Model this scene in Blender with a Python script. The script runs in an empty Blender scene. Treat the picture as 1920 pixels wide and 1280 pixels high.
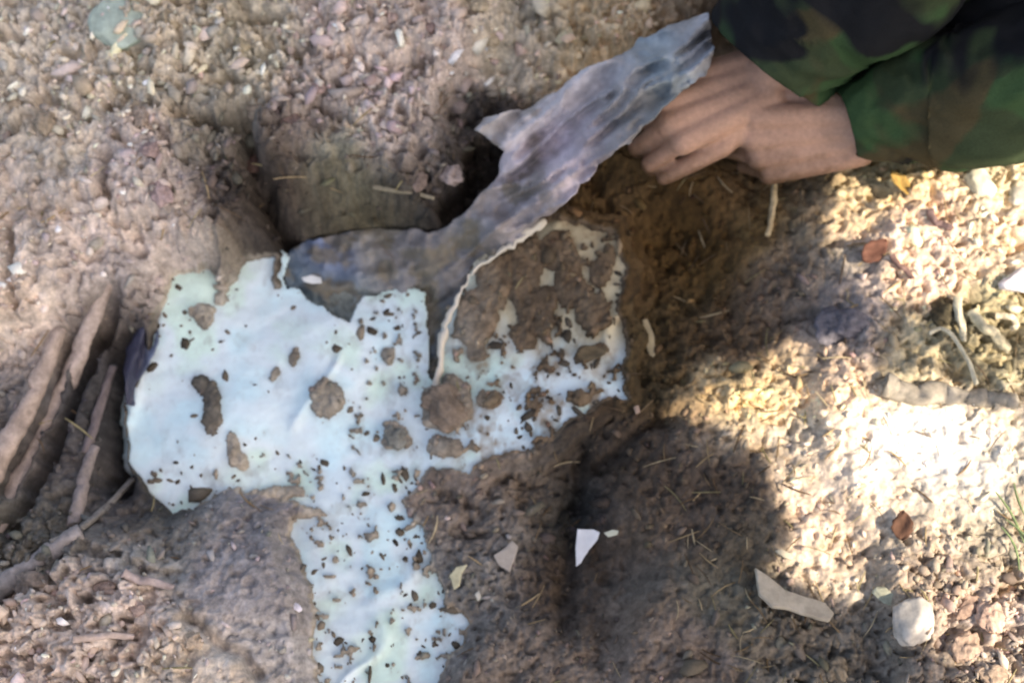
import bpy, bmesh, math, random
import numpy as np
from mathutils import Vector, Matrix
from mathutils import geometry as mgeo
random.seed(7)
rng = np.random.default_rng(7)
R = math.radians
scene = bpy.context.scene
COL = scene.collection

# ------------------------------------------------------------------ camera, sky, sun, exposure
CAM = np.array([0.0, -0.42, 1.18])
HALF = 0.475 / math.hypot(0.42, 1.18)
cam = bpy.data.cameras.new('camera')
cam.sensor_width = 36; cam.lens = 18 / HALF
cam.clip_start = 0.02; cam.clip_end = 500
cam_o = bpy.data.objects.new('camera', cam); COL.objects.link(cam_o)
cam_o.location = CAM
cam_o.rotation_euler = (math.atan2(0.42, 1.18), 0, 0)
cam.dof.use_dof = True
cam.dof.focus_distance = 1.04
cam.dof.aperture_fstop = 4.0
scene.camera = cam_o

SUN_EL, SUN_AZ = R(50), math.atan2(-0.5, 0.86)          # azimuth measured from +x
SUN_DIR = np.array([math.cos(SUN_EL) * math.cos(SUN_AZ), math.cos(SUN_EL) * math.sin(SUN_AZ), math.sin(SUN_EL)])
world = bpy.data.worlds.new('World'); scene.world = world
world.use_nodes = True
wn = world.node_tree
sky = wn.nodes.new('ShaderNodeTexSky')
sky.sky_type = 'NISHITA'; sky.sun_disc = False
sky.dust_density = 4.0; sky.ozone_density = 0.5; sky.sun_elevation = SUN_EL; sky.sun_rotation = math.pi / 2 - SUN_AZ
bg = wn.nodes['Background']; bg.inputs['Strength'].default_value = 0.15
wn.links.new(sky.outputs[0], bg.inputs['Color'])
sun = bpy.data.lights.new('sun', 'SUN'); sun.energy = 3.4; sun.angle = R(0.4); sun.color = (1.0, 0.92, 0.80)
sun_o = bpy.data.objects.new('sun', sun); COL.objects.link(sun_o)
sun_o.rotation_euler = Vector(SUN_DIR).to_track_quat('Z', 'Y').to_euler()
scene.view_settings.view_transform = 'Standard'
scene.view_settings.look = 'None'
scene.view_settings.exposure = 1.1
scene.view_settings.use_white_balance = True
scene.view_settings.white_balance_temperature = 7300
scene.view_settings.white_balance_tint = 14
scene.view_settings.gamma = 1.0

# ------------------------------------------------------------------ measuring: a photo pixel (1920 wide) <-> a point at a known height
_f = np.array([0, 0.42, -1.18]); _f /= np.linalg.norm(_f)
_u = np.cross(np.array([1.0, 0, 0]), _f)
def P(px, py, z=0.0):
    px = np.asarray(px, float); py = np.asarray(py, float); z = np.asarray(z, float)
    u = (px - 960) / 960 * HALF; v = (640 - py) / 960 * HALF
    d = np.stack([u, _f[1] + v * _u[1], _f[2] + v * _u[2]], -1)
    t = (z - CAM[2]) / d[..., 2]
    return CAM + d * t[..., None]
def PX(x, y, z):
    q0 = x - CAM[0]; q1 = y - CAM[1]; q2 = z - CAM[2]
    dep = np.maximum(q1 * _f[1] + q2 * _f[2], 0.05)
    v = q1 * _u[1] + q2 * _u[2]
    return 960 + q0 / dep / HALF * 960, 640 - v / dep / HALF * 960

# ------------------------------------------------------------------ numeric noise
def hsh(ix, iy, s):
    n = (ix.astype(np.int64) * 374761393 + iy.astype(np.int64) * 668265263 + s * 974711) & 0xffffffff
    n = ((n ^ (n >> 13)) * 1274126177) & 0xffffffff
    n = ((n ^ (n >> 15)) * 2246822519) & 0xffffffff
    return ((n ^ (n >> 16)) & 0xffffff) / float(0xffffff)
def vn(x, y, s=0):
    ix = np.floor(x); iy = np.floor(y); fx = x - ix; fy = y - iy
    fx = fx * fx * (3 - 2 * fx); fy = fy * fy * (3 - 2 * fy)
    a = hsh(ix, iy, s); b = hsh(ix + 1, iy, s); c = hsh(ix, iy + 1, s); d = hsh(ix + 1, iy + 1, s)
    return (a * (1 - fx) + b * fx) * (1 - fy) + (c * (1 - fx) + d * fx) * fy
def fbm(x, y, s=0, o=4):
    r = 0; a = .5; t = 0
    for k in range(o):
        r = r + a * vn(x, y, s + k * 17); t += a; a *= .5; x = x * 2.03 + 3.1; y = y * 2.03 + 1.7
    return r / t * 2 - 1
def worley(x, y, s=0):
    ix = np.floor(x); iy = np.floor(y)
    f1 = np.full(x.shape, 9.0); f2 = np.full(x.shape, 9.0); rid = np.zeros(x.shape)
    for dx in (-1, 0, 1):
        for dy in (-1, 0, 1):
            cx = ix + dx; cy = iy + dy
            d = np.hypot(cx + hsh(cx, cy, s) - x, cy + hsh(cx, cy, s + 5) - y)
            r = hsh(cx, cy, s + 9)
            n1 = d < f1
            f2 = np.where(n1, f1, np.minimum(f2, d)); rid = np.where(n1, r, rid); f1 = np.where(n1, d, f1)
    return f1, f2, rid
def sm(t): t = np.clip(t, 0, 1); return t * t * (3 - 2 * t)

LX = np.arange(-900, 2901, 12.0); LY = np.arange(-900, 2301, 12.0)
class Field:                                            # smooth field through hand measured control points
    def __init__(s, pts, sig=85):
        pts = np.array([[p[0], p[1]] + (list(p[2]) if hasattr(p[2], '__len__') else [p[2]]) for p in pts], float)
        gx, gy = np.meshgrid(LX, LY)
        acc = 0; tot = 0
        for p in pts:
            d2 = (gx - p[0]) ** 2 + (gy - p[1]) ** 2
            w = np.exp(-d2 / sig ** 2) + 2e-4 / (1 + d2 / sig ** 2)
            acc = acc + w[..., None] * p[2:]; tot = tot + w
        s.g = acc / tot[..., None]
    def __call__(s, px, py):
        a = np.clip((px - LX[0]) / 12.0, 0, len(LX) - 1.001); b = np.clip((py - LY[0]) / 12.0, 0, len(LY) - 1.001)
        i = a.astype(int); j = b.astype(int); a = (a - i)[..., None]; b = (b - j)[..., None]
        g = s.g
        r = (g[j, i] * (1 - a) + g[j, i + 1] * a) * (1 - b) + (g[j + 1, i] * (1 - a) + g[j + 1, i + 1] * a) * b
        return r[..., 0] if r.shape[-1] == 1 else r
def polysd(px, py, poly):                               # signed distance, positive inside
    poly = np.array(poly, float); d = np.full(px.shape, 1e9); ins = np.zeros(px.shape, bool)
    for i in range(len(poly)):
        a = poly[i]; b = poly[(i + 1) % len(poly)]; e = b - a
        wx = px - a[0]; wy = py - a[1]
        t = np.clip((wx * e[0] + wy * e[1]) / (e @ e), 0, 1)
        d = np.minimum(d, (wx - e[0] * t) ** 2 + (wy - e[1] * t) ** 2)
        c = ((a[1] > py) != (b[1] > py))
        with np.errstate(divide='ignore', invalid='ignore'):
            xi = e[0] * (py - a[1]) / (e[1] if e[1] else 1e-9) + a[0]
        ins ^= c & (px < xi)
    d = np.sqrt(d)
    return np.where(ins, d, -d)
def lin(c):
    c = np.asarray(c, float) / 255
    return np.where(c <= .04045, c / 12.92, ((c + .055) / 1.055) ** 2.4)

# ------------------------------------------------------------------ object helpers
def mesh_obj(name, verts, faces, mat, parent=None, smooth=True, cols=None, colname='tint'):
    me = bpy.data.meshes.new(name)
    verts = np.asarray(verts, np.float32)
    if isinstance(faces, np.ndarray):
        n, k = faces.shape
        me.vertices.add(len(verts)); me.vertices.foreach_set('co', verts.ravel())
        me.loops.add(n * k); me.loops.foreach_set('vertex_index', faces.ravel().astype(np.int32))
        me.polygons.add(n); me.polygons.foreach_set('loop_start', np.arange(0, n * k, k, dtype=np.int32))
        me.update(calc_edges=True)
    else:
        me.from_pydata([tuple(v) for v in verts.tolist()], [], faces); me.update()
    if smooth: me.polygons.foreach_set('use_smooth', np.ones(len(me.polygons), bool))
    if cols is not None:
        a = me.color_attributes.new(colname, 'FLOAT_COLOR', 'POINT')
        c = np.ones((len(verts), 4), np.float32); c[:, :3] = cols
        a.data.foreach_set('color', c.ravel())
    me.materials.append(mat)
    o = bpy.data.objects.new(name, me); COL.objects.link(o)
    if parent is not None: o.parent = parent
    return o
def tag(o, label=None, cat=None, group=None, kind=None):
    if label: o['label'] = label
    if cat: o['category'] = cat
    if group: o['group'] = group
    if kind: o['kind'] = kind
    return o
def empty(name, loc):
    o = bpy.data.objects.new(name, None); COL.objects.link(o); o.location = loc; o.empty_display_size = .03
    return o
def local(verts, o): return np.asarray(verts) - np.array(o.location)

def mat_new(name, rough=.9, spec=.3):
    m = bpy.data.materials.new(name); m.use_nodes = True
    nt = m.node_tree; b = nt.nodes['Principled BSDF']
    b.inputs['Roughness'].default_value = rough
    b.inputs['Specular IOR Level'].default_value = spec
    return m, nt, b
def N(nt, t, **kw):
    n = nt.nodes.new(t)
    for k, v in kw.items():
        if k in n.inputs: n.inputs[k].default_value = v
        else: setattr(n, k, v)
    return n
def grain(nt, b, col_socket=None, base=None, scale=220, amt=.5, bump=.5, dist=.002, scale2=60, lo=.62, hi=1.3):
    """noise value variation over a colour, plus bump"""
    tc = N(nt, 'ShaderNodeTexCoord')
    n1 = N(nt, 'ShaderNodeTexNoise', Scale=scale, Detail=5.0, Roughness=.65)
    n2 = N(nt, 'ShaderNodeTexNoise', Scale=scale2, Detail=4.0, Roughness=.6)
    for n in (n1, n2): nt.links.new(tc.outputs['Object'], n.inputs['Vector'])
    mx = N(nt, 'ShaderNodeMath', operation='ADD'); nt.links.new(n1.outputs[0], mx.inputs[0]); nt.links.new(n2.outputs[0], mx.inputs[1])
    mr = N(nt, 'ShaderNodeMapRange'); mr.inputs['From Min'].default_value = .7; mr.inputs['From Max'].default_value = 1.3
    mr.inputs['To Min'].default_value = lo; mr.inputs['To Max'].default_value = hi
    nt.links.new(mx.outputs[0], mr.inputs['Value'])
    mul = N(nt, 'ShaderNodeMix', data_type='RGBA', blend_type='MULTIPLY'); mul.inputs[0].default_value = 1
    if col_socket is not None: nt.links.new(col_socket, mul.inputs[6])
    else: mul.inputs[6].default_value = (*base, 1)
    nt.links.new(mr.outputs[0], mul.inputs[7])
    nt.links.new(mul.outputs[2], b.inputs['Base Color'])
    if bump:
        bp = N(nt, 'ShaderNodeBump', Strength=bump, Distance=dist)
        nt.links.new(n1.outputs[0], bp.inputs['Height']); nt.links.new(bp.outputs[0], b.inputs['Normal'])
    return mul
def simple(name, rgb, rough=.85, spec=.3, **kw):
    m, nt, b = mat_new(name, rough, spec); grain(nt, b, base=lin(rgb), **kw); return m
def vcol(name, rough=.95, spec=.2, **kw):
    m, nt, b = mat_new(name, rough, spec)
    a = N(nt, 'ShaderNodeVertexColor', layer_name='tint'); grain(nt, b, a.outputs[0], **kw); return m

M_SOIL = vcol('crumbly_soil', scale=260, scale2=70, bump=.7, dist=.0025)
M_CRUMB = vcol('soil_crumb', scale=300, bump=.5, dist=.001, lo=.75, hi=1.2)
M_STONE = vcol('rough_stone', rough=.8, scale=150, scale2=40, bump=.4, dist=.001, lo=.75, hi=1.2)
M_BARK = vcol('dry_root', rough=.95, scale=160, scale2=45, bump=.6, dist=.002, lo=.6, hi=1.25)
M_SACK = vcol('white_plastic', rough=.5, spec=.35, scale=90, scale2=14, bump=.12, dist=.001, lo=.9, hi=1.04)
M_LEAF = vcol('leaf_litter', rough=.8, scale=120, bump=.3, dist=.001, lo=.7, hi=1.2)

# ------------------------------------------------------------------ measured outlines (photo pixels)
SACK = [(330,525),(385,505),(412,512),(420,565),(445,520),(470,488),(515,490),(520,545),(560,540),(610,575),(650,605),(672,560),(720,545),
        (800,545),(806,620),(800,700),(815,715),(822,660),(838,600),(865,545),(880,500),(940,468),(1000,425),(1045,405),(1085,430),(1150,440),
        (1172,500),(1158,560),(1176,640),(1160,690),(1168,740),(1100,765),(1060,790),(1010,840),(960,855),(900,865),(880,885),(800,880),(770,915),(752,945),(790,985),(808,1040),
        (822,1090),(845,1140),(885,1165),(870,1200),(835,1245),(815,1290),(600,1290),(592,1180),(585,1090),(552,1010),(550,975),(600,965),(560,945),
        (470,920),(430,912),(400,940),(330,966),(275,915),(248,870),(236,780),(248,715),(275,680),(300,610)]
DIRT = [(385,592,26,20),(378,720,18,18),(398,765,22,48),(435,838,18,30),(452,862,16,18),(614,752,34,36),(742,820,26,26),(728,668,16,18),(552,665,9,18),(835,755,52,50),
        (830,838,36,26),(890,598,42,60),(930,522,42,50),(988,480,34,58),(1015,560,30,30),(1015,560,30,26),(980,635,30,20),(1065,520,26,60),(1120,600,16,30),(1140,480,14,20),(1110,660,36,16),
        (1045,470,30,40),(920,745,26,16),(1090,745,22,14),(575,958,40,10),(520,925,60,14),(520,700,8,14),(420,560,14,18),(890,660,20,14),
        (1030,690,12,9),(1000,760,12,10),(1115,590,12,14),(1125,512,22,24)]
PLASTIC = [(1325,28),(1290,35),(1225,62),(1150,110),(1095,130),(1030,180),(985,200),(945,212),(905,226),(890,246),(912,262),(948,282),(930,330),
           (900,365),(870,398),(850,420),(815,432),(760,430),(690,428),(640,436),(580,452),(545,470),(528,520),(540,560),(600,590),(650,625),(680,600),(720,580),
           (790,575),(802,640),(798,730),(822,728),(836,640),(856,580),(880,525),(930,480),(985,440),(1015,410),(1060,385),(1090,345),(1150,290),(1200,250),(1240,205),
           (1290,165),(1320,140),(1340,100)]
LIT = [[(1568,372),(1592,318),(1680,300),(2700,260),(2700,545),(1900,560),(1790,575),(1700,548),(1622,548),(1595,505),(1565,455)],
       [(1275,772),(1330,745),(1390,735),(1440,690),(1505,650),(1530,600),(1560,650),(1620,700),(1650,735),(1700,752),(1880,768),(1905,830),
        (1925,890),(2700,900),(2700,1700),(1960,1700),(1900,1330),(1800,1280),(1720,1215),(1650,1130),(1560,1110),(1440,1055),(1490,1035),(1494,990),(1480,940),(1458,905),(1462,860),(1420,812),(1370,785),(1310,780)]]

Z_BASE = Field([(-600,-600,.07),(0,0,.06),(400,0,.07),(800,0,.07),(1100,40,.045),(200,300,.06),(480,230,.055),(760,240,.055),(450,395,.035),(620,330,.046),(720,340,.046),(800,340,.05),
    (640,420,-.008),(740,415,-.004),(560,440,-.02),(650,480,-.055),(570,520,-.06),(850,470,-.04),(300,600,-.045),(600,750,-.06),(480,900,-.055),(700,1150,-.055),(1000,700,-.04),
    (100,700,.0),(50,500,.04),(220,520,.02),(215,650,-.03),(222,780,-.055),(210,880,-.04),(120,850,-.015),(470,1090,.012),(555,1100,.0),(540,1190,-.01),(420,1010,-.005),(340,975,-.03),(200,1100,.02),(80,1250,.04),(400,1250,.03),(0,1000,.0),
    (1230,500,-.055),(1270,430,-.055),(1120,360,-.025),(1330,560,-.05),(1240,620,-.05),(1280,720,-.025),(1420,560,-.02),(1215,290,.018),(1300,325,.010),(1420,420,-.02),(1000,950,-.035),(900,1050,-.045),(1000,1250,-.02),(1065,940,-.065),(1072,1020,-.07),(1060,1100,-.045),
    (1160,930,-.01),(1300,900,-.01),(1350,800,-.01),(1300,1200,.0),(1450,1000,.0),(1700,850,.02),(1850,1000,.03),(1850,1250,.03),(1500,1250,.0),(1700,650,.015),(1750,420,.03),(1900,400,.03),
    (1500,500,.0),(1540,380,.0),(1300,200,-.03),(1430,280,-.035),(1600,220,-.02),(1750,150,-.01),(1200,10,.04),(1900,0,.0),(2600,600,.03),(2600,1600,.04),(1000,2000,.02),(-700,1200,.05),
    (840,360,-.015),(890,300,-.02),(1000,250,.0),(1150,180,.0),(950,330,-.02)], 80)
Z_SACK = Field([(330,540,-.033),(500,520,-.042),(300,700,-.04),(240,800,-.055),(400,780,-.03),(600,700,-.034),(780,600,-.046),(780,740,-.05),(480,930,-.05),(350,940,-.05),(700,950,-.044),
    (650,1150,-.04),(860,1170,-.046),(700,1280,-.036),(900,800,-.034),(1050,700,-.022),(1150,600,-.016),(1150,450,-.008),(950,550,-.026),(860,560,-.03),(1000,430,-.01)], 90)
Z_PLAS = Field([(1310,60,.088),(1200,120,.082),(1270,150,.09),(1180,240,.086),(1100,180,.078),(1000,260,.064),(1060,340,.055),(930,240,.06),(940,330,.04),(900,400,.012),(1000,410,.006),
    (830,435,-.02),(700,470,-.046),(560,500,-.052),(620,560,-.06),(860,510,-.035),(830,600,-.058),(815,720,-.062)], 60)
ROUGH = Field([(0,0,1),(400,200,1.05),(800,200,1),(1100,100,.8),(600,420,.35),(300,450,.6),(100,700,.35),(30,500,.5),(220,780,.3),(200,1150,.9),(100,1250,1),(450,1100,.25),(350,960,.3),
    (1000,950,.5),(900,1100,.5),(1200,500,.4),(1300,300,.25),(1350,850,.35),(1300,1150,.18),(1180,1060,.22),(1350,950,.22),(1150,1180,.3),(1000,1240,.35),(1150,650,.4),(1550,520,.35),(1700,850,.18),(1540,900,.22),(1600,800,.2),(1820,860,.18),(1750,450,.6),(1640,400,.5),(1850,700,.75),(1800,1150,.75),(1600,1000,.55),(1500,1230,.5),(1480,760,.6)], 110)
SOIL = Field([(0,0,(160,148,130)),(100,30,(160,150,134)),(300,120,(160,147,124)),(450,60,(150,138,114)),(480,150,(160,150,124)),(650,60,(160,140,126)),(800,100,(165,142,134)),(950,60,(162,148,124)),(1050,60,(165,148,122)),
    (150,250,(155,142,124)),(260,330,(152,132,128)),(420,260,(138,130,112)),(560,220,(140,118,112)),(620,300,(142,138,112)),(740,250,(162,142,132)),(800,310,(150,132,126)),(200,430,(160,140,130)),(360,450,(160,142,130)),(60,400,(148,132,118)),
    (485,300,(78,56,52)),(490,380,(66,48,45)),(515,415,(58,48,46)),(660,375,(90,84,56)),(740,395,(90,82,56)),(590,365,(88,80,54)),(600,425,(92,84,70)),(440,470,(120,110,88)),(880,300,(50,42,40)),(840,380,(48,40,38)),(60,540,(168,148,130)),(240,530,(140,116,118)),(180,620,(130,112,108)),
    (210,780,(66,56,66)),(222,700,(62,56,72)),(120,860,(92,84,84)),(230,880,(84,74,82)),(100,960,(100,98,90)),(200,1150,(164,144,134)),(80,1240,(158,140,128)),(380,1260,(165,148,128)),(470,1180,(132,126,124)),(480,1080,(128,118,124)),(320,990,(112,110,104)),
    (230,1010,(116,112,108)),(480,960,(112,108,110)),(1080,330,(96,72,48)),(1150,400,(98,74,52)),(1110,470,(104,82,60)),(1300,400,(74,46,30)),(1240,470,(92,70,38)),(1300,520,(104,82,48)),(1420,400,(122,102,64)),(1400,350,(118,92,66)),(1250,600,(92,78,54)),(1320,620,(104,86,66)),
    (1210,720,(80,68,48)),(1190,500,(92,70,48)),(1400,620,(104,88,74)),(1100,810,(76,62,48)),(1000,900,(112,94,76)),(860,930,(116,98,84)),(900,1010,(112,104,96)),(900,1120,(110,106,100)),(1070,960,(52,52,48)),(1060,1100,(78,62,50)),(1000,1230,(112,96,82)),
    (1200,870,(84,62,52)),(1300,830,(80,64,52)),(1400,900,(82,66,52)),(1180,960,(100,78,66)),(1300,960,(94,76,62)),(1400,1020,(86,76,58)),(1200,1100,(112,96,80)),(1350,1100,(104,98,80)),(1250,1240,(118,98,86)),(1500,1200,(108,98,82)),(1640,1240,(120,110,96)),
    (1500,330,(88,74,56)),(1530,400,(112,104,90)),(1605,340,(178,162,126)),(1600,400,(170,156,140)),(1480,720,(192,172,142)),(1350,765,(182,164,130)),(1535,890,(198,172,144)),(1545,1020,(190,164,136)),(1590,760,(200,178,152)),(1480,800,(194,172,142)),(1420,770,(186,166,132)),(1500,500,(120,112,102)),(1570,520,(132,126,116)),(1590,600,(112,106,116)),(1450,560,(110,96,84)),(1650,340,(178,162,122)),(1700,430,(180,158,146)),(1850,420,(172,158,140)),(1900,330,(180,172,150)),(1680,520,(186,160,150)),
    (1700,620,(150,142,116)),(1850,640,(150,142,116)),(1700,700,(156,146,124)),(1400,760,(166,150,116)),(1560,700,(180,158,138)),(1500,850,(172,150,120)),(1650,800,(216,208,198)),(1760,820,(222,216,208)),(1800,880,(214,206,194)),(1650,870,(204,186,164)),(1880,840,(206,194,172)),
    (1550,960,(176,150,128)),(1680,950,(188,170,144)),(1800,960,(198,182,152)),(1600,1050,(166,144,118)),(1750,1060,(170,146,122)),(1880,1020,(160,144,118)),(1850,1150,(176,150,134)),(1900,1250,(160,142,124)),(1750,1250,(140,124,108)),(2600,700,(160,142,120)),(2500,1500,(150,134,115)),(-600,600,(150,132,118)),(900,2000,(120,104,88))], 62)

# ------------------------------------------------------------------ ground: one sheet, dense where it is dug, coarse to the horizon
def axis(a, b, st):
    core = np.arange(a, b + st / 2, st); g = []; d = st; v = b
    while v < 60: d *= 1.1; v += d; g.append(v)
    g = np.array(g)
    return np.concatenate([(a - (g - b))[::-1], core, g])
gx = axis(-.62, .62, .0016); gy = axis(-.46, .58, .0016)
X, Y = np.meshgrid(gx, gy)
OUT = np.hypot(np.maximum(np.abs(X) - .62, 0), np.maximum(np.abs(Y - .06) - .52, 0))     # metres outside the dug patch
FADE = np.exp(-OUT / .8)
def bumps(x, y, px, py, q):
    wx = x + .010 * fbm(x * 55, y * 55, 91, 2) + .004 * fbm(x * 170, y * 170, 93, 2); wy = y + .010 * fbm(x * 55 + 7, y * 55, 92, 2) + .004 * fbm(x * 170, y * 170, 94, 2)
    h = .010 * fbm(x * 9, y * 9, 1, 3) * np.clip(q + .3, 0, 1)
    for sc, amp, sd in ((34, .0085, 11), (75, .0055, 12), (160, .0032, 13), (300, .0015, 14)):
        f1, f2, r = worley(wx * sc, wy * sc, sd)
        keep = (r > .25)
        h = h + q * amp * (keep * (1.15 - 1.5 * f1 * f1).clip(0, 1) * (.35 + .9 * r) - .5 * np.exp(-((f2 - f1) / .09) ** 2))
    h = h + (.4 + q) * .0016 * fbm(x * 190, y * 190, 30, 3)
    h = h - q * .016 * sm((fbm(x * 48, y * 70, 77, 2) - .33) / .14) - q * .012 * sm((fbm(x * 105, y * 120, 78, 2) - .26) / .12)             # loose gaps between clods
    return h
def sack_sd(px, py):
    wx = px + 16 * fbm(px / 42, py / 42, 41, 5); wy = py + 16 * fbm(px / 42 + 9, py / 42, 43, 5)
    sp = polysd(wx, wy, SACK)
    m = sp.copy()
    for cx, cy, rx, ry in DIRT:
        e = np.hypot((wx - cx) / rx, (wy - cy) / ry)
        m = np.minimum(m, (e - 1) * min(rx, ry))
    lobe = sm((px - 850) / 60) * sm((760 - py) / 160)                               # the right end is half buried in dirt
    m = np.minimum(m, 6 + 60 * (1 - lobe) + 42 * fbm(px / 34, py / 60, 47, 4))
    sp2 = 13 + 34 * fbm(px / 15, py / 15, 53, 3) + 30 * sm((950 - py) / 300) * sm((700 - px) / 200)      # small specks of dirt
    m = np.minimum(m, sp2)
    return sp, m
def sack_z(px, py): return Z_SACK(px, py) + .004 * fbm(px / 110, py / 70, 61, 4) + .004 * np.exp(-((np.abs(np.sin(px / 95 + py / 210 + 1.3 * fbm(px / 200, py / 200, 63, 2))) / .16) ** 2)) * sm(fbm(px / 150, py / 150, 64, 2) * 3)
CRACKS = [([(212,545),(165,650),(120,760),(75,870),(10,985)], 17, .05), ([(120,640),(85,740),(50,820),(5,915)], 14, .04), ([(1092,850),(1078,960),(1070,1060),(1055,1180)], 20, .02),
          ([(572,1050),(590,1090),(594,1140)], 12, .035), ([(20,420),(14,520),(20,570)], 8, .015), ([(350,1160),(410,1205),(455,1225),(480,1270)], 11, .02), ([(235,640),(232,740),(222,830),(215,900)], 28, .06),
          ([(200,290),(190,350),(200,370)], 9, .02), ([(335,225),(400,232)], 10, .02), ([(450,40),(530,38)], 11, .022), ([(770,150),(780,130),(800,120)], 10, .02), ([(452,225),(468,285),(485,340),(502,385),(528,428)], 20, .065), ([(1280,770),(1200,800),(1130,870)], 14, .012)]
def polyline_d(px, py, pts):
    d = np.full(px.shape, 1e9)
    for a, b in zip(pts[:-1], pts[1:]):
        ex, ey = b[0] - a[0], b[1] - a[1]
        t = np.clip(((px - a[0]) * ex + (py - a[1]) * ey) / (ex * ex + ey * ey), 0, 1)
        d = np.minimum(d, np.hypot(px - a[0] - ex * t, py - a[1] - ey * t))
    return d
Z = np.zeros_like(X)
for _ in range(4):
    px, py = PX(X, Y, Z)
    Z = .5 * Z + .5 * Z_BASE(px, py) * FADE
wpx = px + 26 * fbm(px / 70, py / 70, 21, 3); wpy = py + 26 * fbm(px / 70 + 4, py / 70, 22, 3)
Q = ROUGH(wpx, wpy)
B = bumps(X, Y, px, py, Q) * np.exp(-OUT / .5)
for pts, w, dep in CRACKS:
    B = B - dep * np.exp(-(polyline_d(px + 8 * fbm(px / 30, py / 30, 31, 2), py, pts) / w) ** 2)
Zo = Z + B
zs = np.full_like(X, -.04); zp = np.full_like(X, -.03)
for _ in range(4):
    spx, spy = PX(X, Y, zs); zs = .3 * zs + .7 * sack_z(spx, spy)
    ppx, ppy = PX(X, Y, zp); zp = .3 * zp + .7 * Z_PLAS(ppx, ppy)
spx, spy = PX(X, Y, zs); ppx, ppy = PX(X, Y, zp)
spd, msd = sack_sd(spx, spy)
t_out = sm(-spd / np.where((spx < 300) & (spy > 590), 14, 42))
over = zs + .0025 + np.clip(-msd, 0, 14) * .00025 + np.maximum(B, -.001) * .55
zin = np.where(msd > 0, zs - .014 * np.clip(msd / 5, .25, 1), over * (1 - t_out) + np.maximum(Zo, zs - np.where((spx < 300) & (spy > 590), .09, .02) + .03 * (1 - t_out)) * t_out)
near = spd > -60
free = ((spx < 300) & (spy > 590)) | ((spx > 545) & (spx < 610) & (spy > 1030) & (spy < 1170))
zin = np.where((msd <= 0) & (spd > np.where(free, -3, -34)), np.maximum(zin, zs + .0025), zin)
Zg = np.where(near, zin, Zo)
pl = polysd(ppx + 5 * fbm(ppx / 30, ppy / 30, 71, 3), ppy + 5 * fbm(ppx / 30, ppy / 30, 72, 3), PLASTIC)
Zg = np.where((pl > -60) & (ppx < 860), np.minimum(Zg, zp + .006 + np.maximum(-pl, 0) * .0011 + .8 * B), Zg)
Zg = np.where(pl > 0, np.minimum(Zg, zp - .022 * np.clip(pl / 8, .1, 1)), Zg)
C = SOIL(wpx, wpy) / 255.0  # soil tones, with furrow shade and sun patch brightness mixed into the colour
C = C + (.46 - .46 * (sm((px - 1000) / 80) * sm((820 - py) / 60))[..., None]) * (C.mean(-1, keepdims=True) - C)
C = np.where(C <= .04045, C / 12.92, ((C + .055) / 1.055) ** 2.4)
tone = 1 + .38 * fbm(X * 120, Y * 120, 81, 3) + .26 * fbm(X * 330, Y * 330, 84, 2) + .18 * fbm(X * 30, Y * 30, 82, 3)
hue = fbm(X * 45, Y * 45, 83, 2)
on = (msd <= 0) & (spd > -6)
dirtc = lin((134, 128, 118)) + (lin((118, 102, 84)) - lin((134, 128, 118))) * sm((px - 800) / 150)[..., None]
C = np.where(on[..., None], dirtc, C)
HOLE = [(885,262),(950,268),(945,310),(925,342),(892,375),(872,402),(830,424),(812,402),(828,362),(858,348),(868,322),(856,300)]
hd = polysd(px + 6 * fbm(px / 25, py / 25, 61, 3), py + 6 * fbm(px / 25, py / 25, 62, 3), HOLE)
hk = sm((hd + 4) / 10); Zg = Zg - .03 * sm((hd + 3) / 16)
C = C * (1 - hk[..., None]) + lin((46, 38, 35)) * hk[..., None]  # hole painted near black where its dip alone shades too little
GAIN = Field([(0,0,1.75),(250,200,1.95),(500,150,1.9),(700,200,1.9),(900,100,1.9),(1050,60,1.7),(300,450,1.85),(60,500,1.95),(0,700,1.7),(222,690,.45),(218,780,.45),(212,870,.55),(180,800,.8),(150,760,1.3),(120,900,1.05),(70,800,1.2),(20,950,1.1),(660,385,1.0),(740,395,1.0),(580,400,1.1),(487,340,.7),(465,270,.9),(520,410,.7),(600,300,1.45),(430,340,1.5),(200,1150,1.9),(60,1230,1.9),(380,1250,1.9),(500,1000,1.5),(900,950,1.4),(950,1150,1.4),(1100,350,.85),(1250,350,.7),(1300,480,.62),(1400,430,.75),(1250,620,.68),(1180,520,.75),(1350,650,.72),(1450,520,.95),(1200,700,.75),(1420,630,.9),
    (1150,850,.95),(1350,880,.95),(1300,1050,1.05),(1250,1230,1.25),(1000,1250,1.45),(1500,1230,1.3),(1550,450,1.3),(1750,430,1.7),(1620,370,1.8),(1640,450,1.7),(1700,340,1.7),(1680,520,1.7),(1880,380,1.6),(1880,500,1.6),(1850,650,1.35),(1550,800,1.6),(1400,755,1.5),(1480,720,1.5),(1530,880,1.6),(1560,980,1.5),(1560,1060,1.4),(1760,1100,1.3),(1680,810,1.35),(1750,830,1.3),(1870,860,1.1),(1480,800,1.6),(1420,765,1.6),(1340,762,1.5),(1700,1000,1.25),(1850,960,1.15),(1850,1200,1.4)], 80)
C = C * GAIN(px, py)[..., None]  # furrows, cracks and hollows painted darker, sun patches painted lighter
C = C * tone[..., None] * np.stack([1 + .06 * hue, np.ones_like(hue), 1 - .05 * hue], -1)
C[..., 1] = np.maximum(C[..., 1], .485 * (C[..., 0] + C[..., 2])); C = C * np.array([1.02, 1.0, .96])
NY, NX = X.shape
idx = np.arange(NX * NY).reshape(NY, NX)
F = np.stack([idx[:-1, :-1], idx[:-1, 1:], idx[1:, 1:], idx[1:, :-1]], -1).reshape(-1, 4)
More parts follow.
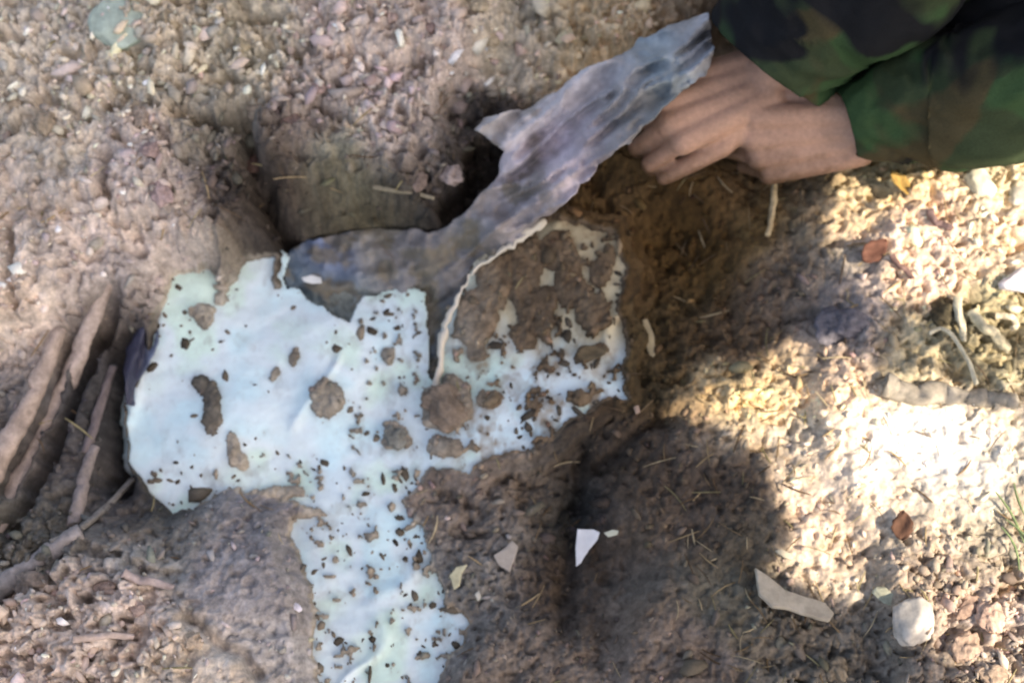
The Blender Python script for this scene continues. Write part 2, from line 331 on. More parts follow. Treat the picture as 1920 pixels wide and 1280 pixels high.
ground = mesh_obj('ground', np.stack([X, Y, Zg], -1).reshape(-1, 3), F, M_SOIL, cols=np.clip(C, .005, .95).reshape(-1, 3))
tag(ground, 'dug crumbly brown soil with a shallow pit', 'soil', kind='structure')
i0, j0 = np.searchsorted(gx, -.62), np.searchsorted(gy, -.46)
GZ = Zg[j0:j0 + 651, i0:i0 + 776]; GC = C[j0:j0 + 651, i0:i0 + 776]
def gsample(x, y):
    i = np.clip(((np.asarray(x) + .62) / .0016), 0, GZ.shape[1] - 1).astype(int); j = np.clip(((np.asarray(y) + .46) / .0016), 0, GZ.shape[0] - 1).astype(int)
    return GZ[j, i], GC[j, i]
def gpoint(qx, qy):                                    # the ground point seen at a photo pixel
    z = 0.0
    for _ in range(12):
        p = P(qx, qy, z); zz, c = gsample(p[0], p[1]); z = .5 * z + .5 * float(zz)
    return P(qx, qy, z), c

# ------------------------------------------------------------------ sheets cut to a measured outline, with real thickness
def sheet(name, poly, zf, mat, step, thick, parent=None, colf=None, jit=4):
    pts = []
    for a, b in zip(poly, poly[1:] + poly[:1]):
        n = max(1, int(math.hypot(b[0] - a[0], b[1] - a[1]) / step))
        for k in range(n): pts.append((a[0] + (b[0] - a[0]) * k / n, a[1] + (b[1] - a[1]) * k / n))
    pts = np.array(pts); nb = len(pts)
    pts = pts + np.stack([fbm(pts[:, 0] / 25, pts[:, 1] / 25, 3, 3), fbm(pts[:, 0] / 25, pts[:, 1] / 25, 4, 3)], -1) * jit
    lo = pts.min(0); hi = pts.max(0)
    ax, ay = np.meshgrid(np.arange(lo[0], hi[0], step), np.arange(lo[1], hi[1], step))
    ax = ax + rng.uniform(-.25, .25, ax.shape) * step; ay = ay + rng.uniform(-.25, .25, ay.shape) * step
    ins = polysd(ax, ay, pts) > step * .6
    q = np.concatenate([pts, np.stack([ax[ins], ay[ins]], -1)])
    vs, es, fs, *_ = mgeo.delaunay_2d_cdt([Vector(v) for v in q.tolist()], [], [list(range(nb))], 1, 1e-4)
    q = np.array([v[:] for v in vs])
    z = zf(q[:, 0], q[:, 1]); w = P(q[:, 0], q[:, 1], z)
    cols = colf(q[:, 0], q[:, 1]) if colf is not None else None
    o = mesh_obj(name, w if parent is None else local(w, parent), [list(f) for f in fs], mat, parent, True, cols)
    bm = bmesh.new(); bm.from_mesh(o.data); bmesh.ops.recalc_face_normals(bm, faces=bm.faces)
    if sum(f.normal.z for f in bm.faces) < 0: bmesh.ops.reverse_faces(bm, faces=bm.faces)
    bm.to_mesh(o.data); bm.free()
    md = o.modifiers.new('thickness', 'SOLIDIFY'); md.thickness = thick; md.offset = -1
    return o

def grow(poly, d):
    c = np.array(poly, float); out = []
    for i in range(len(c)):
        a = c[i - 1]; b = c[(i + 1) % len(c)]; t = b - a; t /= np.linalg.norm(t)
        out.append(tuple(c[i] + np.array([t[1], -t[0]]) * d))
    return out
sack_root = empty('buried_sack', P(620, 800, -.05))
tag(sack_root, 'dirty white plastic sack half buried in the pit, speckled with soil', 'sack')
def sack_col(qx, qy):
    k = sm((qx - 820) / 120)
    base = lin((220, 237, 241)) * np.ones((len(qx), 1))
    green = lin((212, 238, 226)); beige = lin((200, 190, 158)); blue = lin((208, 238, 244))
    n = fbm(qx / 90, qy / 90, 101, 3)[:, None]
    c = base + (blue - base) * sm(n * 2) + (green - base) * sm(-n * 2)
    be = (k * sm((720 - qy) / 130 + .4 * fbm(qx / 40, qy / 80, 103, 3)))[:, None]
    return c * (1 - be) + beige * be
def film(x, y, d, m_):                                   # ground in dirt: streaks and smears, heavier at the rim and on the buried end
    c = sack_col(x, y)
    k = .55 * np.exp(-np.maximum(m_, 0) / 9) + .9 * sm((fbm(x / 26, y / 40, 131, 5) - .18 + .22 * sm((x - 840) / 80) - .10 * sm((800 - x) / 300)) / .16) * .7 + .25 * sm((fbm(x / 8, y / 8, 133, 3) - .1) / .3) + .5 * np.exp(-np.maximum(d, 0) / 22) * sm(.4 + fbm(x / 18, y / 18, 139, 3))
    k = k * (.55 + .45 * fbm(x / 12, y / 12, 135, 3)).clip(0, 1) * (.5 + .5 * sm(.5 + fbm(x / 140, y / 140, 137, 2)))
    dc = lin((132, 130, 120)) + (lin((140, 120, 92)) - lin((132, 130, 120))) * sm((x - 800) / 120)[:, None]
    k = (k * (.6 + .5 * sm((x - 760) / 120))).clip(0, .9)[:, None]
    return c * (1 - k) + dc * k
gqx, gqy = np.meshgrid(np.arange(190, 1230, 2.6), np.arange(370, 1345, 2.6))
sps, _m = sack_sd(gqx, gqy)
plg = polysd(gqx, gqy, PLASTIC)
sleft = (gqx < 300) & (gqy > 590)
inb = (sps > np.where(sleft, -16, -24)) & ~((plg > 4) & (sps < 0))
ids = np.cumsum(inb.ravel()).reshape(inb.shape) - 1
qd = inb[:-1, :-1] & inb[1:, :-1] & inb[:-1, 1:] & inb[1:, 1:]
Fs = np.stack([ids[1:, :-1][qd], ids[1:, 1:][qd], ids[:-1, 1:][qd], ids[:-1, :-1][qd]], -1)
sx_, sy_ = gqx[inb], gqy[inb]
edge_drop = .004 * sm(-(sps[inb] + 6) / 18) + .022 * sleft[inb] * sm(-(sps[inb] - 4) / 18)
sb = mesh_obj('sack_body', local(P(sx_, sy_, sack_z(sx_, sy_) - edge_drop), sack_root), Fs, M_SACK, sack_root, True, film(sx_, sy_, sps[inb], _m[inb]))
md = sb.modifiers.new('thickness', 'SOLIDIFY'); md.thickness = .004; md.offset = -1

# rim of the sack standing up beside the dark gap
def tube(path, radii, seg=10, noise=0.0, seed=0, closed=True):
    path = np.array(path, float); n = len(path); verts = []; faces = []
    T = np.gradient(path, axis=0); T /= np.linalg.norm(T, axis=1)[:, None] + 1e-9
    ref = np.array([0, 0, 1.0]) if abs(T[:, 2]).mean() < .8 else np.array([1.0, 0, 0])
    for i in range(n):
        s_ = np.cross(T[i], ref); s_ /= np.linalg.norm(s_) + 1e-9; u_ = np.cross(s_, T[i])
        for k in range(seg):
            a = 2 * math.pi * k / seg
            r = radii[i] * (1 + noise * (2 * random.random() - 1) * .5 + noise * math.sin(3 * a + seed + i * .35))
            verts.append(path[i] + s_ * math.cos(a) * r + u_ * math.sin(a) * r)
    for i in range(n - 1):
        for k in range(seg):
            faces.append((i * seg + k, i * seg + (k + 1) % seg, (i + 1) * seg + (k + 1) % seg, (i + 1) * seg + k))
    if closed: faces += [tuple(range(seg))[::-1], tuple((n - 1) * seg + k for k in range(seg))]
    return np.array(verts), faces
def smooth_path(pts, n):
    pts = np.array(pts, float); t = np.linspace(0, len(pts) - 1, n); out = []
    for v in t:
        i = min(int(v), len(pts) - 2); f = v - i
        p0 = pts[max(i - 1, 0)]; p1 = pts[i]; p2 = pts[i + 1]; p3 = pts[min(i + 2, len(pts) - 1)]
        out.append(.5 * ((2 * p1) + (p2 - p0) * f + (2 * p0 - 5 * p1 + 4 * p2 - p3) * f * f + (3 * p1 - p0 - 3 * p2 + p3) * f ** 3))
    return np.array(out)
rim = smooth_path([P(x, y, z) for x, y, z in [(812,742,-.045),(826,680,-.036),(838,610,-.028),(862,552,-.022),(888,508,-.016),(938,472,-.008),(985,440,0),(1022,412,.004)]], 46)
rim[:, :2] += rng.normal(0, .0011, (46, 2))
rr = .0026 + .0014 * np.sin(np.linspace(0, 9, 46)) + rng.normal(0, .0007, 46); rr[0] = rr[-1] = .001
v, f = tube(rim, np.abs(rr), 10, .16)
mesh_obj('rolled_rim', local(v, sack_root), f, M_SACK, sack_root, True, np.tile(lin((214, 206, 188)), (len(v), 1)))

# ------------------------------------------------------------------ grey plastic sheet pulled out of the pit by the hand
m, nt, b = mat_new('grey_plastic', .48, .4)
a = N(nt, 'ShaderNodeVertexColor', layer_name='tint'); M_PLAS = m
grain(nt, b, a.outputs[0], scale=60, scale2=18, bump=.25, dist=.002, lo=.8, hi=1.15)
AX = np.array([-470, 345.0]); AX /= np.linalg.norm(AX)
def plas_z(qx, qy):
    t = (qx - 1310) * AX[0] + (qy - 60) * AX[1]; s_ = (qx - 1310) * -AX[1] + (qy - 60) * AX[0]
    w = 24 * fbm(t / 130, s_ / 130, 111, 3)
    up = sm((qx - 780) / 200)
    r1 = 1 - np.abs(fbm((s_ + w) / 62, t / 300, 113, 2)) * 2
    r2 = 1 - np.abs(fbm((s_ + w) / 30, t / 120, 115, 2)) * 2
    return Z_PLAS(qx, qy) + up * (.028 * r1 + .018 * r2 - .018) + (1 - up) * .005 * (1 - np.abs(fbm(qx / 70, qy / 40, 117, 3)) * 2) + .004 * (1 - np.abs(fbm(qx / 26 + 3, qy / 26, 121, 3)) * 2) + .0018 * fbm(qx / 11, qy / 11, 119, 2)
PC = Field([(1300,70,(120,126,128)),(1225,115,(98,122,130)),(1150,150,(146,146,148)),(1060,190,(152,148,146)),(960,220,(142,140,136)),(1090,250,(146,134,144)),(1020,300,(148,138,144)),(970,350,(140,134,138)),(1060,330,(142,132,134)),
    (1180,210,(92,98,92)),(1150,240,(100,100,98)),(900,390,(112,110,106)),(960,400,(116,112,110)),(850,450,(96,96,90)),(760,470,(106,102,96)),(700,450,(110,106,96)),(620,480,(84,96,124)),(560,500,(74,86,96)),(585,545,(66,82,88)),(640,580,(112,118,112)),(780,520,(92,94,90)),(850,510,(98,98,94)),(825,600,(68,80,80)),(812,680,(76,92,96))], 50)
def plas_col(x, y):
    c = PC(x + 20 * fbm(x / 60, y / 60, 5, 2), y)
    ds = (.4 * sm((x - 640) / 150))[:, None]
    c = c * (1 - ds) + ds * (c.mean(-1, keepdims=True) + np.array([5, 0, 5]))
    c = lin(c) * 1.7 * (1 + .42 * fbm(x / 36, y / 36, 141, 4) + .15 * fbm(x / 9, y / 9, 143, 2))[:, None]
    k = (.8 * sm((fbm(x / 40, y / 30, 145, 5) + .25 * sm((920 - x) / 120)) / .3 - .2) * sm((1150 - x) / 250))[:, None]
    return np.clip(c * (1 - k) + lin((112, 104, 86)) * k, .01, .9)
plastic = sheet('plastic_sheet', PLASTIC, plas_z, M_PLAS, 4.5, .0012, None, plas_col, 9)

tag(plastic, 'crumpled grey plastic sheet pulled up out of the pit by the bare hand', 'plastic sheet')

# dark blue cloth at the pit edge left of the sack, pale highlight painted in
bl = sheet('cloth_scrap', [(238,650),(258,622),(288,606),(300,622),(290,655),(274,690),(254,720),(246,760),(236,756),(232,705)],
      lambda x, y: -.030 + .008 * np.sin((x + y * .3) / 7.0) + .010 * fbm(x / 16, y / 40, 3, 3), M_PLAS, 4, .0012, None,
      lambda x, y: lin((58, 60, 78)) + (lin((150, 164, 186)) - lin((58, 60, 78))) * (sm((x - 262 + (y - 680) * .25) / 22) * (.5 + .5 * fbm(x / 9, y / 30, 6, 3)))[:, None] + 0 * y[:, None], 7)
tag(bl, 'dark blue cloth scrap with painted pale highlight tucked between soil wall and white sack', 'cloth')

# ------------------------------------------------------------------ crumbs, clods, specks (stuff)
def ico(sub):
    bm = bmesh.new(); bmesh.ops.create_icosphere(bm, subdivisions=sub, radius=1)
    v = np.array([x.co[:] for x in bm.verts]); f = np.array([[q.index for q in x.verts] for x in bm.faces]); bm.free(); return v, f
def scatter(name, pos, rad, cols, mat, flat=.75, sub=1):
    v0, f0 = ico(sub); n = len(pos); k = len(v0)
    a = rng.uniform(0, 2 * math.pi, n); ca, sa = np.cos(a), np.sin(a)
    V = np.repeat(v0[None], n, 0) * (1 + rng.uniform(-.45, .45, (n, k, 1)))
    V = V * np.stack([rng.uniform(.7, 1.8, n), rng.uniform(.5, 1.05, n), flat * rng.uniform(.7, 1.2, n)], -1)[:, None]
    x = V[..., 0] * ca[:, None] - V[..., 1] * sa[:, None]; y = V[..., 0] * sa[:, None] + V[..., 1] * ca[:, None]
    V = np.stack([x, y, V[..., 2]], -1) * rad[:, None, None] + pos[:, None]
    Fc = (f0[None] + (np.arange(n) * k)[:, None, None]).reshape(-1, 3)
    return mesh_obj(name, V.reshape(-1, 3), Fc, mat, None, False, np.repeat(cols, k, 0))
n = 30000
cx = rng.uniform(-.61, .61, n); cy = rng.uniform(-.45, .57, n)
z, c = gsample(cx, cy)
qx, qy = PX(cx, cy, z)
q = ROUGH(qx, qy)
sp, ms = sack_sd(qx, qy)
plv = polysd(qx, qy, PLASTIC)
clump = sm(.5 + 1.2 * fbm(cx * 22, cy * 22, 201, 3))
keep = (rng.random(n) < q * (.25 + .9 * clump)) & (ms < -2) & (plv < -8)
rad = np.exp(rng.normal(math.log(.0024), .48, n)).clip(.0012, .011) * (.6 + .45 * q)
pos = np.stack([cx, cy, z + rad * .35], -1)
cc = c * np.exp(rng.normal(.04, .26, n))[:, None] * (1 + rng.normal(0, .04, (n, 3)))
tag(scatter('soil_crumbs', pos[keep], rad[keep], np.clip(cc[keep], .01, .9), M_CRUMB), 'loose dry soil crumbs strewn over the dug bank', 'soil crumbs', kind='stuff')
n = 2600                                                  # dark specks on the sack
ux = rng.uniform(230, 1180, n); uy = rng.uniform(480, 1280, n)
sp, ms = sack_sd(ux, uy)
edge = np.exp(-np.abs(sp) / 40) + .75 * sm((uy - 760) / 300) * sm((ux - 440) / 120) + .45 * sm((ux - 850) / 80)
keep = (sp > -4) & (rng.random(n) < (.08 + .75 * edge) * sm(.45 + 1.3 * fbm(ux / 45, uy / 45, 211, 3)))
ux, uy = ux[keep], uy[keep]; rad = np.exp(rng.normal(math.log(.0017), .6, len(ux))).clip(.0007, .008)
pos = P(ux, uy, sack_z(ux, uy) + rad * .15)
cc = lin((96, 88, 76)) * np.exp(rng.normal(0, .35, len(ux)))[:, None]
tag(scatter('sack_dirt', pos, rad, cc, M_CRUMB, .5), 'dark specks of dirt lying on the white sack', 'dirt specks', kind='stuff')

# dry straw litter (stuff) on the sunny side and banks
V = []; Fc = []; CC = []
def sliver(p, ang, L, w, col, arch=.25):
    k = len(V); d = np.array([math.cos(ang), math.sin(ang), rng.normal(0, .12)]); s_ = np.array([-d[1], d[0], 0])
    bend = rng.normal(0, .18)
    for i in range(5):
        t = i / 4 - .5; c0 = p + d * t * L + s_ * bend * L * (t * t * 4 - 1) * .3 + np.array([0, 0, arch * L * (.25 - t * t)])
        ww = w * (1 - .6 * abs(t) * 1.6)
        for o_ in ((s_ * ww), np.array([0, 0, ww]), -s_ * ww, np.array([0, 0, -ww * .6])): V.append(c0 + o_)
        CC.extend([col] * 4)
    for i in range(4):
        for j in range(4): Fc.append((k + i * 4 + j, k + i * 4 + (j + 1) % 4, k + i * 4 + 4 + (j + 1) % 4, k + i * 4 + 4 + j))
pal = [lin((186, 164, 126)), lin((150, 128, 98)), lin((200, 184, 150)), lin((112, 92, 70)), lin((160, 150, 112))]
for _ in range(430):
    if random.random() < .6: qx_, qy_ = random.uniform(1280, 1960), random.uniform(310, 1290)
    elif random.random() < .35: qx_, qy_ = random.uniform(1000, 1500), random.uniform(330, 1280)
    else: qx_, qy_ = random.uniform(-20, 1100), random.uniform(-20, 1290)
    s1, m1 = sack_sd(np.array([qx_]), np.array([qy_])); p1 = polysd(np.array([qx_]), np.array([qy_]), PLASTIC)
    if m1[0] > -8 or p1[0] > -12: continue
    p, c = gpoint(qx_, qy_)
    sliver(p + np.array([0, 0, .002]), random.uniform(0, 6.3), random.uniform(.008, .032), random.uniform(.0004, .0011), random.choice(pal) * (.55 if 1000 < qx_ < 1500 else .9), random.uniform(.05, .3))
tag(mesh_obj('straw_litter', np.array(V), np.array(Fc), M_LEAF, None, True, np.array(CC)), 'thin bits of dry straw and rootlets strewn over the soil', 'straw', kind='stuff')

# ------------------------------------------------------------------ stones and clods
def stone(name, label, cat, qx, qy, w, h, rot, rgb, tall=.6, sink=.3, facets=7, group=None, lift=0, rough=.12, mat=None, seed=None):
    if mat is not None: rough = .42
    rs = np.random.default_rng(int(qx * 7 + qy) if seed is None else seed)
    v, f = ico(4)
    for k in range(facets):
        d = rs.normal(size=3); d /= np.linalg.norm(d); lim = rs.uniform(.62, .9)
        e = v @ d; v = v - np.maximum(e - lim, 0)[:, None] * d * .92
    nz = fbm(v[:, 0] * 2.2 + 5 + v[:, 2], v[:, 1] * 2.2 + v[:, 2] * 1.7, int(qx), 4)
    n6 = fbm(v[:, 0] * 5 + 9 + v[:, 2] * 3, v[:, 1] * 5 + v[:, 2] * 2.3, int(qx) + 3, 4)
    v = v * (1 + rough * nz + .55 * rough * n6)[:, None]
    if mat is M_SOIL: nz = nz + n6
    s_ = .000495
    v = v * np.array([w * s_ / 2, h * s_ / 2, tall * min(w, h) * s_ / 2])
    a = -R(rot); v = np.stack([v[:, 0] * math.cos(a) - v[:, 1] * math.sin(a), v[:, 0] * math.sin(a) + v[:, 1] * math.cos(a), v[:, 2]], -1)
    p, c = gpoint(qx, qy); hgt = tall * min(w, h) * s_ / 2
    p = P(qx, qy, p[2] + lift + hgt * (1 - 2 * sink) * .5)
    col = lin(rgb) * (1 + .3 * nz[:, None] * 1.0)
    o = mesh_obj(name, v, f, mat or M_STONE, None, True, np.clip(col, .01, .95)); o.location = p - np.array([0, 0, hgt * 0])
    return tag(o, label, cat, group)
stone('rounded_stone', 'greenish white rounded stone at the top of the soil bank', 'stone', 228, 48, 128, 110, 20, (172, 186, 172), .6, .15, 4)
stone('angular_stone', 'pale angular stone in the sunlit soil right of the flat chip', 'stone', 1712, 1160, 78, 96, 15, (190, 184, 174), .8, .1, 9)
stone('angular_stone', 'cream white stone close under the camouflage sleeve', 'stone', 1838, 342, 66, 62, 40, (222, 220, 196), .7, .2, 8)
stone('angular_stone', 'bright white stone sunlit at the right edge', 'stone', 1908, 528, 76, 50, -20, (226, 222, 224), .7, .2, 8)
stone('angular_stone', 'grey white stone at the right edge just below the sleeve', 'stone', 1918, 366, 56, 70, 10, (196, 192, 178), .7, .2, 8)
stone('mossy_pebble', 'small grey green pebble between sunlit clods and angular stone', 'stone', 1665, 1118, 58, 30, 20, (168, 170, 150), .7, .2, 7)
stone('white_pebble', 'tiny white pebble on the grey mound beside the narrow sack end', 'pebble', 556, 1138, 22, 14, 30, (226, 222, 230), .7, .1, 5)
stone('soil_clod', 'dark grey clod resting low on the middle of the sack', 'clod', 742, 820, 46, 42, 0, (124, 124, 116), .4, .35, 6, mat=M_SOIL)
stone('soil_clod', 'large brown clod at the notch between the two lobes of the sack', 'clod', 832, 758, 90, 80, 60, (124, 110, 96), .35, .4, 6, mat=M_SOIL)
stone('soil_clod', 'grey rounded clod lying on the grey plastic sheet', 'clod', 645, 578, 92, 84, 20, (126, 132, 126), .45, .3, 4, mat=M_SOIL, lift=.016)
stone('soil_clod', 'bluish grey clod between the shaded pit side and the sunlit roots', 'clod', 1585, 605, 80, 110, 80, (110, 108, 114), .5, .35, 6, mat=M_SOIL)
stone('soil_clod', 'dark round clod nearest to the forked roots', 'clod', 1772, 588, 62, 56, 0, (82, 76, 60), .6, .3, 5, mat=M_SOIL)
stone('soil_clod', 'pinkish clod beside the dark gap at the end of the plastic sheet', 'clod', 845, 330, 50, 44, 20, (166, 150, 142), .7, .2, 6, mat=M_SOIL)
random.seed(11)
for k in range(26):
    for _ in range(30):
        qx_, qy_ = (random.uniform(10, 1060), random.uniform(10, 360)) if k < 17 else (random.uniform(20, 420), random.uniform(1090, 1270)) if k < 21 else (random.uniform(1560, 1900), random.uniform(1080, 1270))
        if polysd(np.array([qx_]), np.array([qy_]), PLASTIC)[0] < -50: break
    s_ = random.uniform(24, 48); p, c = gpoint(qx_, qy_)
    base = np.clip(np.array(SOIL(np.array([qx_]), np.array([qy_]))[0]) * random.uniform(.92, 1.12), 0, 225)
    stone('bank_clod', 'angular clod of dry soil lying loose among the crumbs', 'clod', qx_, qy_, s_ * random.uniform(1, 1.5), s_, random.uniform(0, 180), base, random.uniform(.5, .8), .2, 8, 'loose dry clods on the banks', mat=M_SOIL, seed=k)

# flat chips and scraps: outline, real thickness, tilted
def chip(name, label, cat, pts, dz, thick, rgb, mat=None, bend=0.0, zs_=None):
    c = np.mean(pts, 0); p, _ = gpoint(*c); z0 = p[2] if zs_ is None else zs_
    o = sheet(name, pts, lambda x, y: z0 + dz[0] + dz[1] * (x - c[0]) * 5e-4 + dz[2] * (y - c[1]) * 5e-4 + bend * ((x - c[0]) / 60) ** 2 + .0006 * fbm(x / 18, y / 18, 8, 3),
              mat or M_STONE, 5, thick, None, lambda x, y: lin(rgb) * (1 + .15 * fbm(x / 20, y / 20, 12, 3))[:, None], 1.5)
    md = o.modifiers.new('edge', 'BEVEL'); md.width = thick * .2; md.segments = 2; md.limit_method = 'ANGLE'
    return tag(o, label, cat)
chip('flat_stone', 'long pale flat stone chip at the edge of the sunlit patch', 'stone', [(1416,1062),(1440,1078),(1472,1104),(1510,1118),(1548,1128),(1564,1148),(1556,1164),(1520,1154),(1478,1140),(1448,1136),(1424,1112)], (.012, -.1, .25), .005, (176, 166, 148))
chip('stone_chip', 'tiny cream chip above the long flat stone', 'stone', [(1453,1032),(1466,1029),(1488,1040),(1487,1049),(1470,1044)], (.008, 0, .1), .003, (206, 196, 170))
chip('paper_scrap', 'small white triangular scrap at the foot of the dark crack', 'paper scrap', [(1082,992),(1112,992),(1124,998),(1120,1012),(1104,1030),(1090,1056),(1080,1062),(1079,1026)], (.02, .2, -.2), .0008, (214, 216, 218), M_SACK, .003)
chip('paper_scrap', 'thin cream sliver of paper right of the white triangular scrap', 'paper scrap', [(1132,998),(1148,992),(1160,994),(1158,1001),(1140,1006)], (.012, 0, 0), .0008, (190, 194, 176), M_SACK)
chip('lime_flake', 'yellowish flake on brown dirt right of the narrow sack end', 'flake', [(842,1078),(856,1062),(876,1057),(866,1075),(862,1096),(852,1104)], (.008, 0, 0), .003, (196, 190, 158))
chip('lime_flake', 'small white flake below the yellowish one', 'flake', [(890,1112),(898,1106),(902,1118),(896,1126)], (.007, 0, 0), .003, (190, 186, 172))
chip('lime_flake', 'rough whitish flake on dirt between sack end and dark crack', 'flake', [(925,1040),(945,1028),(960,1012),(972,1024),(964,1050),(956,1072),(936,1060)], (.006, 0, 0), .003, (172, 162, 150))
chip('lime_flake', 'upright pale flake stuck in the brown slope right of the sack', 'flake', [(1205,600),(1214,598),(1226,628),(1230,660),(1222,676),(1212,650)], (.008, 0, -.2), .003, (158, 146, 118))
chip('lime_flake', 'tiny pale flake on the dark slope below the sack corner', 'flake', [(1188,762),(1198,758),(1200,772),(1192,776)], (.006, 0, 0), .003, (170, 146, 128))
chip('white_scrap', 'small white scrap on the blue grey plastic sheet', 'plastic scrap', [(566,521),(584,515),(602,520),(604,530),(586,532),(570,528)], (0, 0, 0), .001, (220, 222, 218), M_SACK, 0, -.034)  # thin flat white piece on the sheet

# ------------------------------------------------------------------ roots and sticks
def root(name, label, cat, pts, r0, r1, rgb, lift=.006, seg=14, noise=.11, group=None, mat=None, zabs=None):
    if zabs is None: w = [gpoint(x, y)[0] for x, y in pts]; zz = [p[2] for p in w]; zz = np.convolve(np.pad(zz, 1, 'edge'), [.25, .5, .25], 'valid'); w = [P(x, y, z + lift) for (x, y), z in zip(pts, zz)]
    else: w = [P(x, y, z) for (x, y), z in zip(pts, zabs)]
    n = 10 * len(pts); path = smooth_path(w, n); rad = np.linspace(r0, r1, n) * (1 + .16 * fbm(np.linspace(0, 9, n), np.zeros(n), int(pts[0][0]), 3))
    path = path + np.stack([fbm(np.linspace(0, n / 7, n), np.zeros(n), 5 + k, 3) for k in range(3)], -1) * r0 * .45
    v, f = tube(path, rad, seg, noise)
    g_ = np.mean(rgb); rgb = np.array(rgb) * .75 + g_ * .25
    o = mesh_obj(name, v, f, mat or M_BARK, None, True, 1.35 * lin(rgb) * (1 + .22 * fbm(v[:, 0] * 160, v[:, 1] * 160, 15, 3))[:, None])
    return tag(o, label, cat, group)
root('dry_root', 'thick pale root sloping down the soil wall left of the sack', 'root', [(206,520),(172,606),(138,690),(108,760),(70,840),(28,920),(-20,1000)], .0075, .0095, (158,140,128), -.001)
root('dry_root', 'pale root along the left edge of the photo above the thick root', 'root', [(112,620),(85,690),(52,760),(18,830),(-30,910)], .007, .011, (160,140,126), -.001)
root('dry_root', 'knobbly grey root at the bottom left below the other roots', 'root', [(152,1000),(110,1024),(66,1058),(20,1092),(-40,1130)], .0065, .011, (134,126,122), .004)
root('dry_root', 'short stubby root standing over the dark hollow left of the sack', 'root', [(178,840),(160,890),(148,940),(140,985)], .005, .006, (128,116,110), .003)
root('dry_root', 'thin brown root beside the shadowed wall left of the sack', 'root', [(212,690),(186,770),(160,850)], .004, .0045, (104,92,90), .002)
root('dry_root', 'slender grey root crossing the foot of the roots', 'root', [(250,900),(200,950),(150,992),(98,1018)], .003, .0035, (122,116,108), .008)
root('forked_root', 'pale thin root dangling right of the dark round clod', 'root', [(1796,560),(1802,600),(1808,640)], .004, .003, (186,178,146), .008)
root('forked_root', 'pale root slanting to the lower right in the sunlit tangle', 'root', [(1822,586),(1850,614),(1876,640),(1894,656)], .005, .004, (188,176,138), .010)
root('forked_root', 'curled pale root at the right edge of the tangle', 'root', [(1866,594),(1890,592),(1906,608),(1900,616)], .003, .0025, (184,170,138), .008)
root('forked_root', 'wiry pale root below the dark round clod', 'root', [(1742,626),(1770,616),(1800,650),(1822,690),(1830,720)], .0018, .0022, (184,176,146), .010)
root('grey_stick', 'grey stick lying along the top of the white sunlit patch', 'stick', [(1660,728),(1720,738),(1790,746),(1850,748),(1895,756)], .011, .008, (140,132,116), .006)
root('pale_stick', 'upright pale straw stuck in the dirt beside the hand', 'stick', [(1456,322),(1452,360),(1448,400),(1442,440)], .0032, .0026, (176,154,110), .014)
root('pale_stick', 'thin pale twig on the crumbly bank at the lower left', 'stick', [(135,1200),(190,1192),(250,1194)], .0032, .0026, (168,148,136), .006)
root('pale_stick', 'short pale twig at the foot of the grey boulder', 'stick', [(230,1075),(270,1088),(325,1102)], .004, .003, (160,142,136), .006)
root('pale_stick', 'long twig lying in the shadowed bank above the pit edge', 'stick', [(700,352),(760,360),(815,372)], .0022, .0018, (130,118,92), .008)
root('dark_twig', 'dark bent twig in the sunlit soil near the sleeve', 'stick', [(1744,395),(1758,418),(1785,428)], .0035, .003, (122,96,92), .008)
root('dark_twig', 'dark twig in the sunlit soil under the red leaf', 'stick', [(1672,480),(1690,500),(1712,522)], .003, .0025, (116,88,80), .006)

# dead leaves
def leaf(name, label, qx, qy, L, W, rot, rgb, curl=.25, dz=.006):
    V_ = []; F_ = []; nu, nv = 15, 7
    for i in range(nu):
        t = i / (nu - 1); w = W * math.sin(math.pi * min(1, t * .97 + .02)) ** .75 * (1 - .25 * t) * (1 + .08 * math.sin(t * 23))
        for j in range(nv):
            s_ = j / (nv - 1) * 2 - 1
            V_.append(((t - .5) * L, s_ * w / 2, curl * L * ((t - .5) ** 2) + .35 * abs(s_) * w * .5 + .06 * W * math.sin(9 * t + 4 * s_)))
    for i in range(nu - 1):
        for j in range(nv - 1): F_.append((i * nv + j, (i + 1) * nv + j, (i + 1) * nv + j + 1, i * nv + j + 1))
    V_ = np.array(V_); r_ = np.random.default_rng(int(qx))
    o = mesh_obj(name, V_, F_, M_LEAF, None, True, lin(rgb) * (1 + .25 * fbm(V_[:, 0] * 200, V_[:, 1] * 200, 3, 3))[:, None])
    md = o.modifiers.new('thickness', 'SOLIDIFY'); md.thickness = .0007
    p, _ = gpoint(qx, qy); o.location = P(qx, qy, p[2] + dz); o.rotation_euler = (r_.uniform(-.25, .25), r_.uniform(-.2, .2), R(rot))
    return tag(o, label, 'leaf')
leaf('dead_leaf', 'dark red dead leaf in the sunlit soil below the sleeve', 1640, 470, .030, .022, 40, (104, 72, 60))
leaf('dead_leaf', 'maroon dead leaf on the sunny slope', 1692, 985, .026, .020, 80, (96, 70, 56))
leaf('dead_leaf', 'small brown leaf at the lower corner of the right sack lobe', 1110, 662, .030, .016, 10, (100, 88, 68), dz=.012)
leaf('dead_leaf', 'yellowish curled leaf close to the sleeve in the sunlit corner', 1690, 345, .03, .016, -50, (170, 140, 80))
